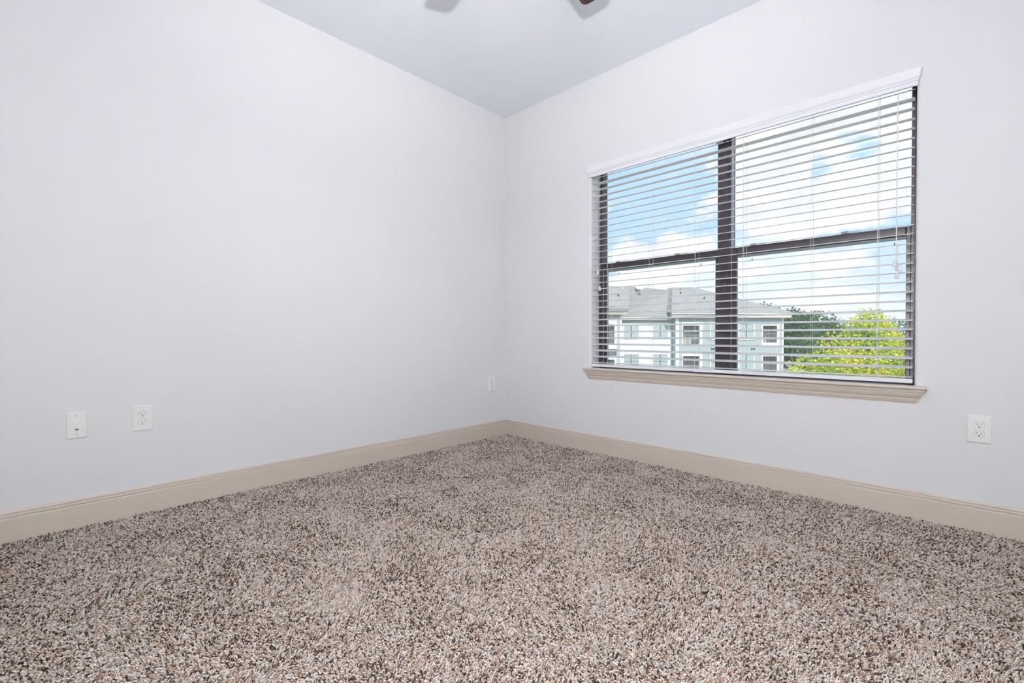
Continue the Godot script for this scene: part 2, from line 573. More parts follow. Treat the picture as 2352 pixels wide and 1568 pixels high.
# ------------------------------------------------------------------ carpet
func carpet() -> void:
	# one twisted yarn end, instanced: cut pile that nobody could count
	var st := begin()
	smooth = true
	var pts := [Vector3(0, -0.002, 0), Vector3(0.0004, 0.0040, 0.0004), Vector3(0.0018, 0.0082, -0.0008), Vector3(0.0050, 0.0106, 0.0002), Vector3(0.0082, 0.0104, 0.0014)]
	var rad := [0.0016, 0.0021, 0.0024, 0.0021, 0.0010]
	var fr := []
	for k in pts.size():
		var d: Vector3 = (pts[mini(k + 1, 4)] - pts[maxi(k - 1, 0)]).normalized()
		var x := d.cross(Vector3.BACK).normalized()
		fr.append(Transform3D(x * rad[k], d.cross(x) * rad[k], d, pts[k]))
	sweep(st, ring(1.0, 5), fr)
	smooth = false
	var mesh := finish(st)
	var step := 0.0042
	var nx := int((ROOM_X - 0.02) / step)
	var nz := int((ROOM_Z - 0.02) / step)
	var lay := FastNoiseLite.new()   # the way the pile was brushed
	lay.seed = 4
	lay.frequency = 1.7
	lay.fractal_octaves = 3
	var mix := FastNoiseLite.new()   # drifts of lighter and browner yarn
	mix.seed = 8
	mix.frequency = 3.0
	mix.fractal_octaves = 3
	var tones := [Color(0.73, 0.68, 0.65), Color(0.61, 0.545, 0.505), Color(0.47, 0.375, 0.315), Color(0.31, 0.215, 0.155), Color(0.145, 0.09, 0.063), Color(0.033, 0.023, 0.020)]
	var upto := [0.29, 0.50, 0.66, 0.78, 0.86, 1.01]
	var data := PackedFloat32Array()
	data.resize(nx * nz * 16)
	var at := 0
	var g := RandomNumberGenerator.new()
	g.seed = 99
	for i in nx:
		for j in nz:
			var x := 0.012 + (i + g.randf()) * step
			var z := 0.012 + (j + g.randf()) * step
			var a := 2.2 * lay.get_noise_2d(x, z) + g.randf_range(-1.9, 1.9)
			var s := g.randf_range(0.58, 0.9)
			var hy := s * g.randf_range(0.65, 1.6)
			var ca := cos(a) * s
			var sa := sin(a) * s
			var u := clampf(g.randf() - 0.17 * mix.get_noise_2d(x, z), 0.0, 1.0)
			var k := 0
			while u > upto[k]:
				k += 1
			var c: Color = tones[k]
			var v := g.randf_range(0.88, 1.12)
			data[at] = ca
			data[at + 2] = sa
			data[at + 3] = x
			data[at + 5] = hy
			data[at + 8] = -sa
			data[at + 10] = ca
			data[at + 11] = z
			data[at + 12] = 0.87 * c.r * v
			data[at + 13] = 0.86 * c.g * v
			data[at + 14] = 0.85 * c.b * v
			data[at + 15] = 1.0
			at += 16
	var mm := MultiMesh.new()
	mm.transform_format = MultiMesh.TRANSFORM_3D
	mm.use_colors = true
	mm.mesh = mesh
	mm.instance_count = nx * nz
	mm.buffer = data
	var o := MultiMeshInstance3D.new()
	o.name = "carpet"
	o.multimesh = mm
	o.material_override = M.yarn
	add_child(o)
	tag(o, "brown and beige flecked cut-pile carpet covering the whole floor", "carpet", "", "stuff")


# ------------------------------------------------------------------ blind
func blind() -> void:
	var b := thing("venetian_blind", "white horizontal slat blind, slats open, with valance, hung in the window", "blind")
	var zc := -0.033
	var x0 := 0.896
	var x1 := 2.687
	var st := begin()
	# valance: small crown moulding, wider at the top, its ends returned to the wall
	var v := PackedVector2Array([Vector2(0, 2.020), Vector2(0.0085, 2.020), Vector2(0.0105, 2.0215), Vector2(0.0115, 2.0245), Vector2(0.0115, 2.038), Vector2(0.0125, 2.0405), Vector2(0.0150, 2.0415), Vector2(0.0158, 2.0445), Vector2(0.0158, 2.0475), Vector2(0.0172, 2.0500), Vector2(0.0195, 2.053), Vector2(0.0222, 2.060), Vector2(0.0238, 2.070), Vector2(0.0258, 2.084), Vector2(0.0268, 2.090), Vector2(0.0262, 2.094), Vector2(0.0235, 2.096), Vector2(0, 2.096)])
	var o := 0.0
	sweep(st, v, [frame(Vector3(0.888 + o, 0, 0.0005), Vector3(-1, 0, 0), Vector3.UP), frame(Vector3(0.888 + o, 0, 0.001), Vector3(-0.75, 0, 1), Vector3.UP), frame(Vector3(2.690 - o, 0, 0.001), Vector3(0.75, 0, 1), Vector3.UP), frame(Vector3(2.690 - o, 0, 0.0005), Vector3(1, 0, 0), Vector3.UP)], false)
	obj("valance", st, M.blind, b)
	st = begin()
	box(st, Vector3(x0, 2.050, -0.060), Vector3(x1, 2.088, -0.004), 0.002)
	var head := obj("headrail", st, M.blind, b)
	st = begin()
	box(st, Vector3(1.772, 2.030, -0.058), Vector3(1.806, 2.0498, -0.048), 0.002)
	box(st, Vector3(1.772, 2.030, -0.058), Vector3(1.806, 2.033, -0.030), 0.001)
	obj("bracket", st, M.blind, head)
	# slats: 50 mm, slightly crowned, thin and rounded at the edges; tilted with the room edge down
	var half := 0.0252
	var prof := PackedVector2Array()
	for k in 9:
		var t := -1.0 + 2.0 * k / 8.0
		prof.append(Vector2(t * half, -0.0014 + 0.0016 * (1.0 - t * t)))
	for k in 9:
		var t := 1.0 - 2.0 * k / 8.0
		prof.append(Vector2(t * half, 0.0013 + 0.0016 * (1.0 - t * t)))
	st = begin()
	smooth = true
	sweep(st, prof, [frame(Vector3(x0, 0, 0), Vector3.BACK, Vector3.UP), frame(Vector3(x1, 0, 0), Vector3.BACK, Vector3.UP)])
	smooth = false
	var mesh := finish(st)
	var tilts := {0: 19.0, 1: 2.5, 2: 6.5, 3: 8.0, 4: 9.0}
	for k in 31:
		var s := put("slat", mesh, M.slat, b, Vector3(0, 2.020 - 0.0451 * k, zc))
		var tilt: float = tilts.get(k, 10.5 + rng.randf_range(-0.9, 0.9))
		if k == 30:
			tilt = 1.0
		s.rotation = Vector3(deg_to_rad(tilt), 0, deg_to_rad(rng.randf_range(-0.035, 0.035)))
	st = begin()
	var br := PackedVector2Array([Vector2(-0.022, -0.009), Vector2(0.0215, -0.009), Vector2(0.0232, -0.0075), Vector2(0.0236, 0.0010), Vector2(0.0226, 0.0022), Vector2(0.0226, 0.0036), Vector2(0.0236, 0.0050), Vector2(0.0234, 0.0082), Vector2(0.0215, 0.0100), Vector2(-0.022, 0.0100), Vector2(-0.024, 0.0080), Vector2(-0.024, -0.0070)])
	sweep(st, br, [frame(Vector3(x0, 0.6475, zc + 0.004), Vector3.BACK, Vector3.UP), frame(Vector3(x1, 0.6475, zc + 0.004), Vector3.BACK, Vector3.UP)])
	obj("bottom_rail", st, M.blind, b)
	# ladders: a cord before and behind the slats, a rung under each slat; lift cords at four of them
	for q in [[1.029, 1], [1.350, 0], [1.660, 1], [1.941, 1], [2.275, 0], [2.556, 1]]:
		var x: float = q[0]
		st = begin()
		for z in [zc - 0.0275, zc + 0.0275]:
			tube(st, [Vector3(x, 2.05, z), Vector3(x + 0.0006, 1.3, z), Vector3(x, 0.652, z)], 0.0008, -1.0, 5)
		for k in 31:
			var t := tan(deg_to_rad(tilts.get(k, 10.5) if k < 30 else 1.0)) * 0.0275
			var y := 2.0168 - 0.0451 * k
			tube(st, [Vector3(x, y + t, zc - 0.0275), Vector3(x, y - t, zc + 0.0275)], 0.0005, -1.0, 4)
		obj("ladder_cord", st, M.cord, b)
		if q[1]:
			st = begin()
			var pts := []
			for k in 29:
				pts.append(Vector3(x - 0.002 + 0.0012 * sin(k * 1.3 + x * 9.0), 2.05 - k * 0.05, zc + 0.03 + 0.001 * cos(k * 0.9)))
			tube(st, pts, 0.0008, -1.0, 5)
			obj("lift_cord", st, M.cord, b)
		st = begin()
		lathe(st, [Vector2(0, -0.0005), Vector2(0.006, 0), Vector2(0.0065, 0.002), Vector2(0.004, 0.003), Vector2(0, 0.003)], Vector3(x, 0.645, zc + 0.0275), 12, Basis(Vector3.RIGHT, PI / 2))
		obj("cord_plug", st, M.cord, b)
	# pull cords at the right, gathered at a joint, four tassels
	var pz := 0.006
	st = begin()
	tube(st, [Vector3(2.628, 2.05, pz - 0.012), Vector3(2.628, 2.01, pz), Vector3(2.628, 1.93, pz)], 0.0018, -1.0, 6)
	tube(st, [Vector3(2.6275, 1.93, pz), Vector3(2.6265, 1.60, pz), Vector3(2.6262, 1.32, pz)], 0.0024, -1.0, 6)
	lathe(st, [Vector2(0, -0.014), Vector2(0.0025, -0.012), Vector2(0.005, 0), Vector2(0.003, 0.011), Vector2(0, 0.013)], Vector3(2.6268, 1.905, pz), 10)
	var pull := obj("pull_cord", st, M.cord, b)
	for q in [[2.6215, 1.192, 0.004], [2.639, 1.168, 0.002], [2.630, 1.172, -0.005], [2.6285, 1.133, 0.003]]:
		st = begin()
		smooth = true
		lathe(st, [Vector2(0, -0.001), Vector2(0.0085, -0.0005), Vector2(0.0092, 0.002), Vector2(0.0088, 0.006), Vector2(0.0062, 0.016), Vector2(0.0056, 0.026), Vector2(0.0050, 0.0285), Vector2(0, 0.029)], Vector3(q[0], q[1], pz + q[2]), 14)
		smooth = false
		var tassel := obj("tassel", st, M.cord, pull)
		st = begin()
		tube(st, [Vector3(q[0], q[1] + 0.028, pz + q[2]), Vector3(2.6262, 1.325, pz)], 0.0009, -1.0, 5)
		obj("pull_string", st, M.cord, pull)
	# tilt cords at the left, a tassel each
	for q in [[0.950, 1.315, 0.951], [0.966, 1.200, 0.968]]:
		st = begin()
		tube(st, [Vector3(q[0], 2.05, -0.008), Vector3(q[0], 2.01, 0.0), Vector3(q[2], q[1] + 0.02, 0.002)], 0.0014, -1.0, 6)
		var tc := obj("tilt_cord", st, M.cord, b)
		st = begin()
		smooth = true
		lathe(st, [Vector2(0, -0.001), Vector2(0.0085, -0.0005), Vector2(0.0092, 0.002), Vector2(0.0088, 0.006), Vector2(0.0062, 0.016), Vector2(0.0056, 0.028), Vector2(0, 0.029)], Vector3(q[2], q[1] - 0.008, 0.002), 14)
		smooth = false
		obj("tassel", st, M.cord, tc)


# ------------------------------------------------------------------ ceiling fan
func fan() -> void:
	var f := thing("ceiling_fan", "dark five-blade ceiling fan, two blade tips showing at the ceiling", "ceiling fan", Vector3(1.705, ROOM_H, 1.632))
	var st := begin()
	smooth = true
	lathe(st, [Vector2(0, -0.07), Vector2(0.035, -0.068), Vector2(0.06, -0.045), Vector2(0.07, 0.0), Vector2(0, 0)], Vector3.ZERO, 28)
	obj("canopy", st, M.fan_metal, f)
	st = begin()
	lathe(st, [Vector2(0, -0.2), Vector2(0.013, -0.2), Vector2(0.013, -0.06), Vector2(0, -0.06)], Vector3.ZERO, 16)
	obj("downrod", st, M.fan_metal, f)
	st = begin()
	lathe(st, [Vector2(0, -0.35), Vector2(0.05, -0.35), Vector2(0.085, -0.335), Vector2(0.10, -0.30), Vector2(0.115, -0.275), Vector2(0.115, -0.235), Vector2(0.09, -0.205), Vector2(0.03, -0.19), Vector2(0, -0.19)], Vector3.ZERO, 32)
	obj("motor_housing", st, M.fan_metal, f)
	smooth = false
	# blade outline along +x, seen from above; slightly wider outward, the end cut with rounded corners
	var out := PackedVector2Array([Vector2(0.18, -0.055), Vector2(0.40, -0.068), Vector2(0.60, -0.074)])
	for k in 7:
		var a := -PI / 2 + PI / 2 * k / 6.0
		out.append(Vector2(0.630, -0.044) + Vector2(cos(a), sin(a)) * 0.030)
	for k in 7:
		var a := PI / 2 * k / 6.0
		out.append(Vector2(0.622, 0.044) + Vector2(cos(a), sin(a)) * 0.030)
	out.append_array([Vector2(0.40, 0.068), Vector2(0.18, 0.055)])
	for k in 5:
		var ang := deg_to_rad(171.0) - k * TAU / 5.0   # measured from +x towards -z; two blades point at the corner's two walls
		var t := Transform3D(Basis(Vector3.UP, ang), Vector3.ZERO) * Transform3D(Basis(Vector3.RIGHT, deg_to_rad(-10)), Vector3(0, -0.279, 0))
		st = begin()
		sweep(st, out, [t * Transform3D(Vector3.RIGHT, Vector3.FORWARD, Vector3.UP, Vector3(0, -0.003, 0)), t * Transform3D(Vector3.RIGHT, Vector3.FORWARD, Vector3.UP, Vector3(0, 0.003, 0))])
		var bl := obj("blade", st, M.blade, f)
		st = begin()
		box(st, Vector3(0.09, -0.010, -0.018), Vector3(0.27, -0.0035, 0.018), 0.003, t)
		obj("blade_iron", st, M.fan_metal, bl)


# ------------------------------------------------------------------ wall plates
func plate_mesh(w: float, h: float) -> ArrayMesh:
	# a flat plate with sloped sides
	var st := begin()
	var d := 0.0058
	var e := 0.0042
	var a := rounded(w, h, 0.003, 2)
	var b := rounded(w - 2 * e, h - 2 * e, 0.002, 2)
	var n := a.size()
	for k in n:
		var p := a[k]
		var q := a[(k + 1) % n]
		var s := b[(k + 1) % n]
		var r := b[k]
		var o := Vector3(p.x + q.x, p.y + q.y, 0)
		quad(st, Vector3(p.x, p.y, 0), Vector3(q.x, q.y, 0), Vector3(q.x, q.y, 0.0016), Vector3(p.x, p.y, 0.0016), o)
		quad(st, Vector3(p.x, p.y, 0.0016), Vector3(q.x, q.y, 0.0016), Vector3(s.x, s.y, d), Vector3(r.x, r.y, d), o + Vector3(0, 0, 0.03))
		tri(st, Vector3(r.x, r.y, d), Vector3(s.x, s.y, d), Vector3(0, 0, d), Vector3.BACK)
	return finish(st)


func disc(st: SurfaceTool, r: float, z0: float, z1: float, c: Vector2, n := 14) -> void:
	sweep(st, ring(r, n), [frame(Vector3(c.x, c.y, z0), Vector3.RIGHT, Vector3.UP), frame(Vector3(c.x, c.y, z1), Vector3.RIGHT, Vector3.UP)])


func outlet(called: String, label: String, w: float, h: float, at: Vector3, turn: float) -> void:
	var t := thing(called, label, "outlet", at, turn, "white duplex wall outlets")
	put("wall_plate", plate_mesh(w, h), M.plate, t)
	for s in [-1, 1]:
		var c := Vector2(0, s * 0.0195)
		# round face flattened above and below
		var p := PackedVector2Array()
		for k in 32:
			var q := Vector2(cos(TAU * k / 32), sin(TAU * k / 32)) * 0.0172
			p.append(Vector2(q.x, clampf(q.y, -0.0142, 0.0142)))
		var st := begin()
		sweep(st, p, [frame(Vector3(0, c.y, 0.004), Vector3.RIGHT, Vector3.UP), frame(Vector3(0, c.y, 0.0078), Vector3.RIGHT, Vector3.UP), frame(Vector3(0, c.y, 0.0084), Vector3.RIGHT * 0.97, Vector3.UP * 0.97)])
		var face := obj("socket", st, M.socket, t)
		st = begin()   # grey ring: shade between plate and socket put into its colour
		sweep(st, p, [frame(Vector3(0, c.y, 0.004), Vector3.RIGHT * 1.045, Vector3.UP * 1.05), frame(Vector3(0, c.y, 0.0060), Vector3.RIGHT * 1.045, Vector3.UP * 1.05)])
		obj("shade_ring", st, M.shade_ring, face)
		for q in [[-0.0063, 0.0092], [0.0063, 0.0074]]:
			st = begin()
			box(st, Vector3(q[0] - 0.0012, c.y + 0.0035 - q[1] / 2, 0.0080), Vector3(q[0] + 0.0012, c.y + 0.0035 + q[1] / 2, 0.0086), 0.0002)
			obj("slot", st, M.slot_grey, face)
		st = begin()
		disc(st, 0.0027, 0.0080, 0.0086, Vector2(0, c.y - 0.0075))
		obj("ground_hole", st, M.slot, face)
	var st := begin()
	disc(st, 0.0030, 0.004, 0.0068, Vector2.ZERO)
	obj("screw", st, M.plate, t)


func wall_plates() -> void:
	outlet("wall_outlet", "white duplex outlet right beside the data jack plate on the left wall", 0.079, 0.122, Vector3(0, 0.469, 2.4925), PI / 2)
	outlet("wall_outlet", "small-looking far duplex outlet on the left wall next to the room corner", 0.079, 0.126, Vector3(0, 0.461, 0.159), PI / 2)
	outlet("wall_outlet", "white duplex outlet under the right end of the window sill", 0.080, 0.121, Vector3(2.910, 0.4545, 0), 0.0)
	var t := thing("data_jack", "white plate with a single dark data port, leftmost on the left wall", "wall jack", Vector3(0, 0.467, 2.7255), PI / 2)
	put("wall_plate", plate_mesh(0.070, 0.118), M.plate, t)
	for y in [-0.0425, 0.0425]:
		var st := begin()
		disc(st, 0.0034, 0.004, 0.0066, Vector2(0, y))
		obj("screw", st, M.screw, t)
	var st := begin()
	box(st, Vector3(-0.0075, 0.008, 0.004), Vector3(0.0075, 0.023, 0.0063), 0.0006)
	obj("blank_insert", st, M.socket, t)
	st = begin()   # frame round the port
	for q in [[-0.0088, -0.0285, -0.0068, -0.0095], [0.0068, -0.0285, 0.0088, -0.0095], [-0.0088, -0.0115, 0.0088, -0.0095], [-0.0088, -0.0285, 0.0088, -0.0265]]:
		box(st, Vector3(q[0], q[1], 0.004), Vector3(q[2], q[3], 0.0072), 0.0004)
	obj("port_frame", st, M.socket, t)
	st = begin()
	sweep(st, PackedVector2Array([Vector2(-0.0032, -0.0228), Vector2(0.0032, -0.0228), Vector2(0.0032, -0.0205), Vector2(0.006, -0.0205), Vector2(0.006, -0.0155), Vector2(-0.006, -0.0155), Vector2(-0.006, -0.0205), Vector2(-0.0032, -0.0205)]), [frame(Vector3(0, 0, 0.0045), Vector3.RIGHT, Vector3.UP), frame(Vector3(0, 0, 0.0062), Vector3.RIGHT, Vector3.UP)])
	var port := obj("port", st, M.slot, t)
	st = begin()
	box(st, Vector3(-0.005, -0.0182, 0.0060), Vector3(0.005, -0.0158, 0.0065), 0.0002)
	obj("contacts", st, M.port, port)


# ------------------------------------------------------------------ the photographer's flash on its stand, just behind and above the lens
func flash_stand() -> void:
	var at := EYE + Vector3(0.075, 0, 0.08)
	at.y = 0.0
	var t := thing("flash_stand", "slim black light stand with a glowing flash dome, behind the viewer", "light stand", at)
	var head := 1.17
	var st := begin()
	tube(st, [Vector3(0, 0.01, 0), Vector3(0, head - 0.10, 0)], 0.012, 0.010, 12)
	obj("pole", st, M.dark, t)
	for k in 3:
		st = begin()
		var d := Vector3(cos(0.785 + k * TAU / 3), 0, sin(0.785 + k * TAU / 3))
		tube(st, [Vector3(0, 0.30, 0) + d * 0.012, Vector3(0, 0.012, 0) + d * 0.26], 0.008, -1.0, 8)
		obj("leg", st, M.dark, t)
	st = begin()
	box(st, Vector3(-0.035, head - 0.12, -0.03), Vector3(0.035, head - 0.04, 0.03), 0.006)
	obj("flash_body", st, M.dark, t)
	st = begin()
	smooth = true
	var dome := []
	for k in 13:
		var a := -PI / 2 + PI * k / 12.0
		dome.append(Vector2(0.045 * cos(a), 0.045 * sin(a)))
	lathe(st, dome, Vector3(0, head, 0), 20)
	smooth = false
	var glow := mat(Color(0.9, 0.92, 1.0), 0.5)
	glow.emission_enabled = true
	glow.emission = Color(0.93, 0.95, 1.0)
	glow.emission_energy_multiplier = 2.0
	obj("flash_dome", st, glow, t)
	# the flash shines ahead and up over the room; two added fill beams: weak into the corner, strong bounced off the walls behind
	for q in [["flash_light", 6.9, 58.0, 49.0], ["added_corner_fill", 1.4, 12.0, 38.0], ["added_bounce_fill", 47.0, 170.0, 82.0]]:
		var l := SpotLight3D.new()
		l.name = q[0]
		l.position = Vector3(0, head, 0)
		l.light_color = Color(1.0, 0.995, 0.99)
		l.light_energy = q[1]
		l.light_size = 0.04
		l.spot_angle = q[3]
		l.spot_angle_attenuation = 1.0
		l.spot_range = 12.0
		l.spot_attenuation = 2.0
		l.shadow_enabled = true
		l.rotation = Vector3(deg_to_rad(q[2]), YAW, 0)
		t.add_child(l)


# ------------------------------------------------------------------ outside
const GROUND := -6.6


func outdoors() -> void:
	var st := begin()
	box(st, Vector3(-160, GROUND - 0.3, -190), Vector3(190, GROUND, 60))
	struct(obj("ground", st, M.lawn), "lawn far below the window", "ground")
	apartment()
	trees()


func lap(st: SurfaceTool, x0: float, x1: float, y0: float, y1: float, z: float) -> void:
	# lapped boards: each course leans out to a small drip edge
	var y := y0
	while y < y1 - 0.01:
		var e := minf(y + 0.19, y1)
		quad(st, Vector3(x0, y, z + 0.013), Vector3(x1, y, z + 0.013), Vector3(x1, e, z), Vector3(x0, e, z), Vector3.BACK)
		quad(st, Vector3(x0, y, z), Vector3(x1, y, z), Vector3(x1, y, z + 0.013), Vector3(x0, y, z + 0.013), Vector3.DOWN)
		y = e


func apartment() -> void:
	# local axes: x to the right along the facade, y up from this room's eye height, z towards this room; z = 0 is the face of the right wing
	var fwd := Vector3(-sin(YAW), 0, -cos(YAW))
	var b := thing("apartment_building", "pale teal and white three-storey apartment house with grey hipped roofs across the court", "building", EYE + fwd * 49.0, YAW)
	var g := GROUND - EYE.y
	var part := func(called: String, lo: Vector3, hi: Vector3, m: Material, parent: Node = b) -> MeshInstance3D:
		var st := begin()
		box(st, lo, hi, 0.0)
		return obj(called, st, m, parent)
	# bodies of the right wing and the bay; lapped siding in front of them, left open at the balconies
	var st := begin()
	for q in [[17.24, 17.92, g, 2.0], [17.92, 20.02, 1.22, 2.0], [17.92, 20.02, -2.0, -1.02], [20.02, 26.33, g, 2.0], [26.33, 28.0, 1.2, 2.0], [26.33, 28.0, -2.0, -1.05], [28.0, 28.58, g, 2.0], [17.92, 20.02, -5.3, -4.25], [26.33, 28.0, -5.3, -4.25], [17.92, 20.02, g, -6.4], [26.33, 28.0, g, -6.4]]:
		lap(st, q[0], q[1], q[2], q[3], 0.0)
	quad(st, Vector3(17.24, g, 0), Vector3(17.24, 2, 0), Vector3(17.24, 2, -13), Vector3(17.24, g, -13), Vector3.LEFT)
	quad(st, Vector3(28.58, g, 0), Vector3(28.58, 2, 0), Vector3(28.58, 2, -13), Vector3(28.58, g, -13), Vector3.RIGHT)
	obj("siding", st, M.siding, b)
	st = begin()   # bay: teal frieze, white panels below
	lap(st, 11.55, 17.26, 1.38, 1.72, -0.9)
	lap(st, 17.0, 17.26, g, 1.38, -0.9)
	obj("siding", st, M.siding, b)
	var bay: MeshInstance3D = part.call("panel_wall", Vector3(11.55, g, -1.2), Vector3(17.0, 1.38, -0.9), M.panel)
	part.call("trim_band", Vector3(11.75, 1.22, -0.9), Vector3(17.0, 1.40, -0.85), M.white, bay)
	part.call("panel_seam", Vector3(15.08, -2.9, -0.9), Vector3(15.12, -0.5, -0.89), M.fascia, bay)
	st = begin()   # left wing
	lap(st, 3.0, 10.0, 1.36, 2.0, 6.5)
	lap(st, 9.56, 10.0, g, 1.36, 6.5)
	quad(st, Vector3(10, g, 6.5), Vector3(10, 2, 6.5), Vector3(10, 2, -1), Vector3(10, g, -1), Vector3.RIGHT)
	obj("siding", st, M.siding, b)
	# corner boards
	for q in [[17.24, 17.57, 0.0], [28.42, 28.60, 0.0], [9.86, 10.02, 6.5], [11.55, 11.76, -0.9]]:
		part.call("corner_board", Vector3(q[0], g, q[2] - 0.1), Vector3(q[1], 1.95, q[2] + 0.06), M.white)
	# eaves: soffit and frieze, gutter
	for q in [[16.62, 29.3, 0.55, 1.86, 2.28, -13.5], [11.0, 17.2, -0.35, 1.66, 1.92, -3.0], [3.0, 10.45, 7.1, 1.92, 2.28, 0.0]]:
		part.call("fascia", Vector3(q[0] + 0.1, q[3], q[5]), Vector3(q[1] - 0.1, q[4], q[2] - 0.1), M.fascia)
		part.call("gutter", Vector3(q[0], q[4] - 0.02, q[2] - 0.12), Vector3(q[1], q[4] + 0.13, q[2]), M.white)
	# roofs: x, y, z corners of each slope
	var slope := func(p: Array) -> void:
		var s := begin()
		for k in range(1, p.size() - 1):
			tri(s, p[0], p[k], p[k + 1], Vector3(0, 1, 0.3))
			for w in [[p[0], p[k], p[k + 1]]]:
				tri(s, w[0] - Vector3(0, 0.15, 0), w[1] - Vector3(0, 0.15, 0), w[2] - Vector3(0, 0.15, 0), Vector3(0, -1, -0.3))
		obj("roof_slope", s, M.roof, b)
	var A := Vector3(16.6, 2.40, 0.6)
	var B := Vector3(29.33, 2.40, 0.6)
	var G := Vector3(21.7, 5.81, -6.9)
	var H := Vector3(19.3, 5.81, -6.9)
	slope.call([A, B, G, H])
	slope.call([B, Vector3(29.33, 2.4, -14.4), G])
	slope.call([A, H, Vector3(19.3, 5.81, -9.0), Vector3(16.6, 2.40, -9.0)])
	slope.call([H, G, Vector3(29.33, 2.4, -14.4), Vector3(16.6, 2.4, -14.4)])
	slope.call([Vector3(10.9, 2.03, -0.3), Vector3(17.6, 2.03, -0.3), Vector3(19.4, 5.50, -7.5), Vector3(13.1, 5.52, -3.0)])
	slope.call([Vector3(2.5, 2.42, 7.2), Vector3(10.5, 2.42, 7.2), Vector3(10.62, 5.13, 1.0), Vector3(2.5, 5.13, 1.0)])
	slope.call([Vector3(10.5, 2.42, 7.2), Vector3(10.9, 2.03, -0.3), Vector3(13.1, 5.52, -3.0), Vector3(10.62, 5.13, 1.0)])
	for q in [[11.4, 5.02, -0.2, 0.7, 0.1], [14.3, 5.22, -3.3, 0.8, 0.12]]:
		var t := Transform3D(Basis(Vector3.FORWARD, 0.12) * Basis(Vector3.RIGHT, 0.42), Vector3(q[0], q[1] + 0.10, q[2]))
		st = begin()
		box(st, Vector3(-q[3] / 2, -0.06, -0.3), Vector3(q[3] / 2, q[4], 0.3), 0.03, t)
		obj("skylight", st, M.white, b)
	for q in [[10.2, 4.05, 3.5], [10.3, 3.85, 4.0], [16.4, 4.72, -5.6], [19.5, 4.9, -4.8], [21.6, 4.2, -3.2], [19.95, 5.5, -6.0]]:
		st = begin()
		lathe(st, [Vector2(0, 0), Vector2(0.09, 0), Vector2(0.09, 0.13), Vector2(0.06, 0.16), Vector2(0, 0.16)], Vector3(q[0], q[1] - 0.03, q[2]), 10)
		obj("roof_vent", st, M.dark, b)
	# windows, two lights wide and two high, on three floors
	for f in 3:
		var dy := -3.22 * f
		for q in [[12.02, 13.59, 1.20, -0.23, -0.9], [15.15, 16.68, 1.20, -0.23, -0.9], [20.94, 22.45, 1.22, -0.34, 0.03], [23.93, 25.42, 1.22, -0.34, 0.03]]:
			facade_window(b, q[0], q[1], q[2] + dy, q[3] + dy, q[4])
		for q in [[17.89, 20.05, 1.40, -1.03, 18.02, 19.75, 1.05, -0.92, 0.0], [26.27, 28.15, 1.17, -1.12, 26.42, 27.92, 1.02, -0.75, 0.0], [7.6, 9.56, 1.38, -1.2, 7.75, 9.36, 1.03, -0.85, 6.5]]:
			balcony(b, q, dy)
	# vent caps in pairs between the floors
	for x in [13.85, 14.95]:
		part.call("vent_cap", Vector3(x, -1.60, -0.9), Vector3(x + 0.16, -1.44, -0.8), M.fascia)
	for x in [20.98, 21.2, 23.62, 25.2, 25.45]:
		part.call("vent_cap", Vector3(x, -1.46, 0.0), Vector3(x + 0.13, -1.33, 0.12), M.dark)
	# porch roof at the right end
	st = begin()
	quad(st, Vector3(28.6, -3.5, 1.5), Vector3(29.9, -3.5, 1.5), Vector3(28.6, -2.95, 0.2), Vector3(28.6, -2.95, 0.2), Vector3(0, 1, 0.5))
	tri(st, Vector3(29.9, -3.5, 1.5), Vector3(29.9, -3.5, -3.0), Vector3(28.6, -2.95, 0.2), Vector3(1, 1, 0))
	obj("porch_roof", st, M.roof, b)
	part.call("porch_gutter", Vector3(28.6, -3.75, -3.0), Vector3(29.95, -3.5, 1.5), M.white)
	part.call("porch_wall", Vector3(28.6, g, -2.8), Vector3(29.7, -3.75, 1.3), M.panel)


func facade_window(b: Node3D, x0: float, x1: float, y1: float, y0: float, z: float) -> void:
	var st := begin()
	for q in [[x0 - 0.12, y0 - 0.12, x0, y1], [x1, y0 - 0.12, x1 + 0.12, y1], [x0 - 0.12, y0 - 0.12, x1 + 0.12, y0], [x0 - 0.2, y1, x1 + 0.2, y1 + 0.16]]:
		box(st, Vector3(q[0], q[1], z - 0.05), Vector3(q[2], q[3], z + 0.06))
	var w := obj("window", st, M.white, b)
	var xm := (x0 + x1) / 2
	var ym := (y0 + y1) / 2
	st = begin()
	box(st, Vector3(xm - 0.06, y0, z - 0.05), Vector3(xm + 0.06, y1, z + 0.04))
	box(st, Vector3(x0, ym - 0.03, z - 0.05), Vector3(x1, ym + 0.03, z + 0.035))
	obj("mullion", st, M.win_frame, w)
	for i in 2:
		for j in 2:
			st = begin()
			var px := x0 if i == 0 else xm + 0.06
			var py := y0 if j == 0 else ym + 0.03
			box(st, Vector3(px, py, z - 0.04), Vector3((xm - 0.06) if i == 0 else x1, (ym - 0.03) if j == 0 else y1, z + 0.015))
			obj("pane", st, M.win_glass, w)


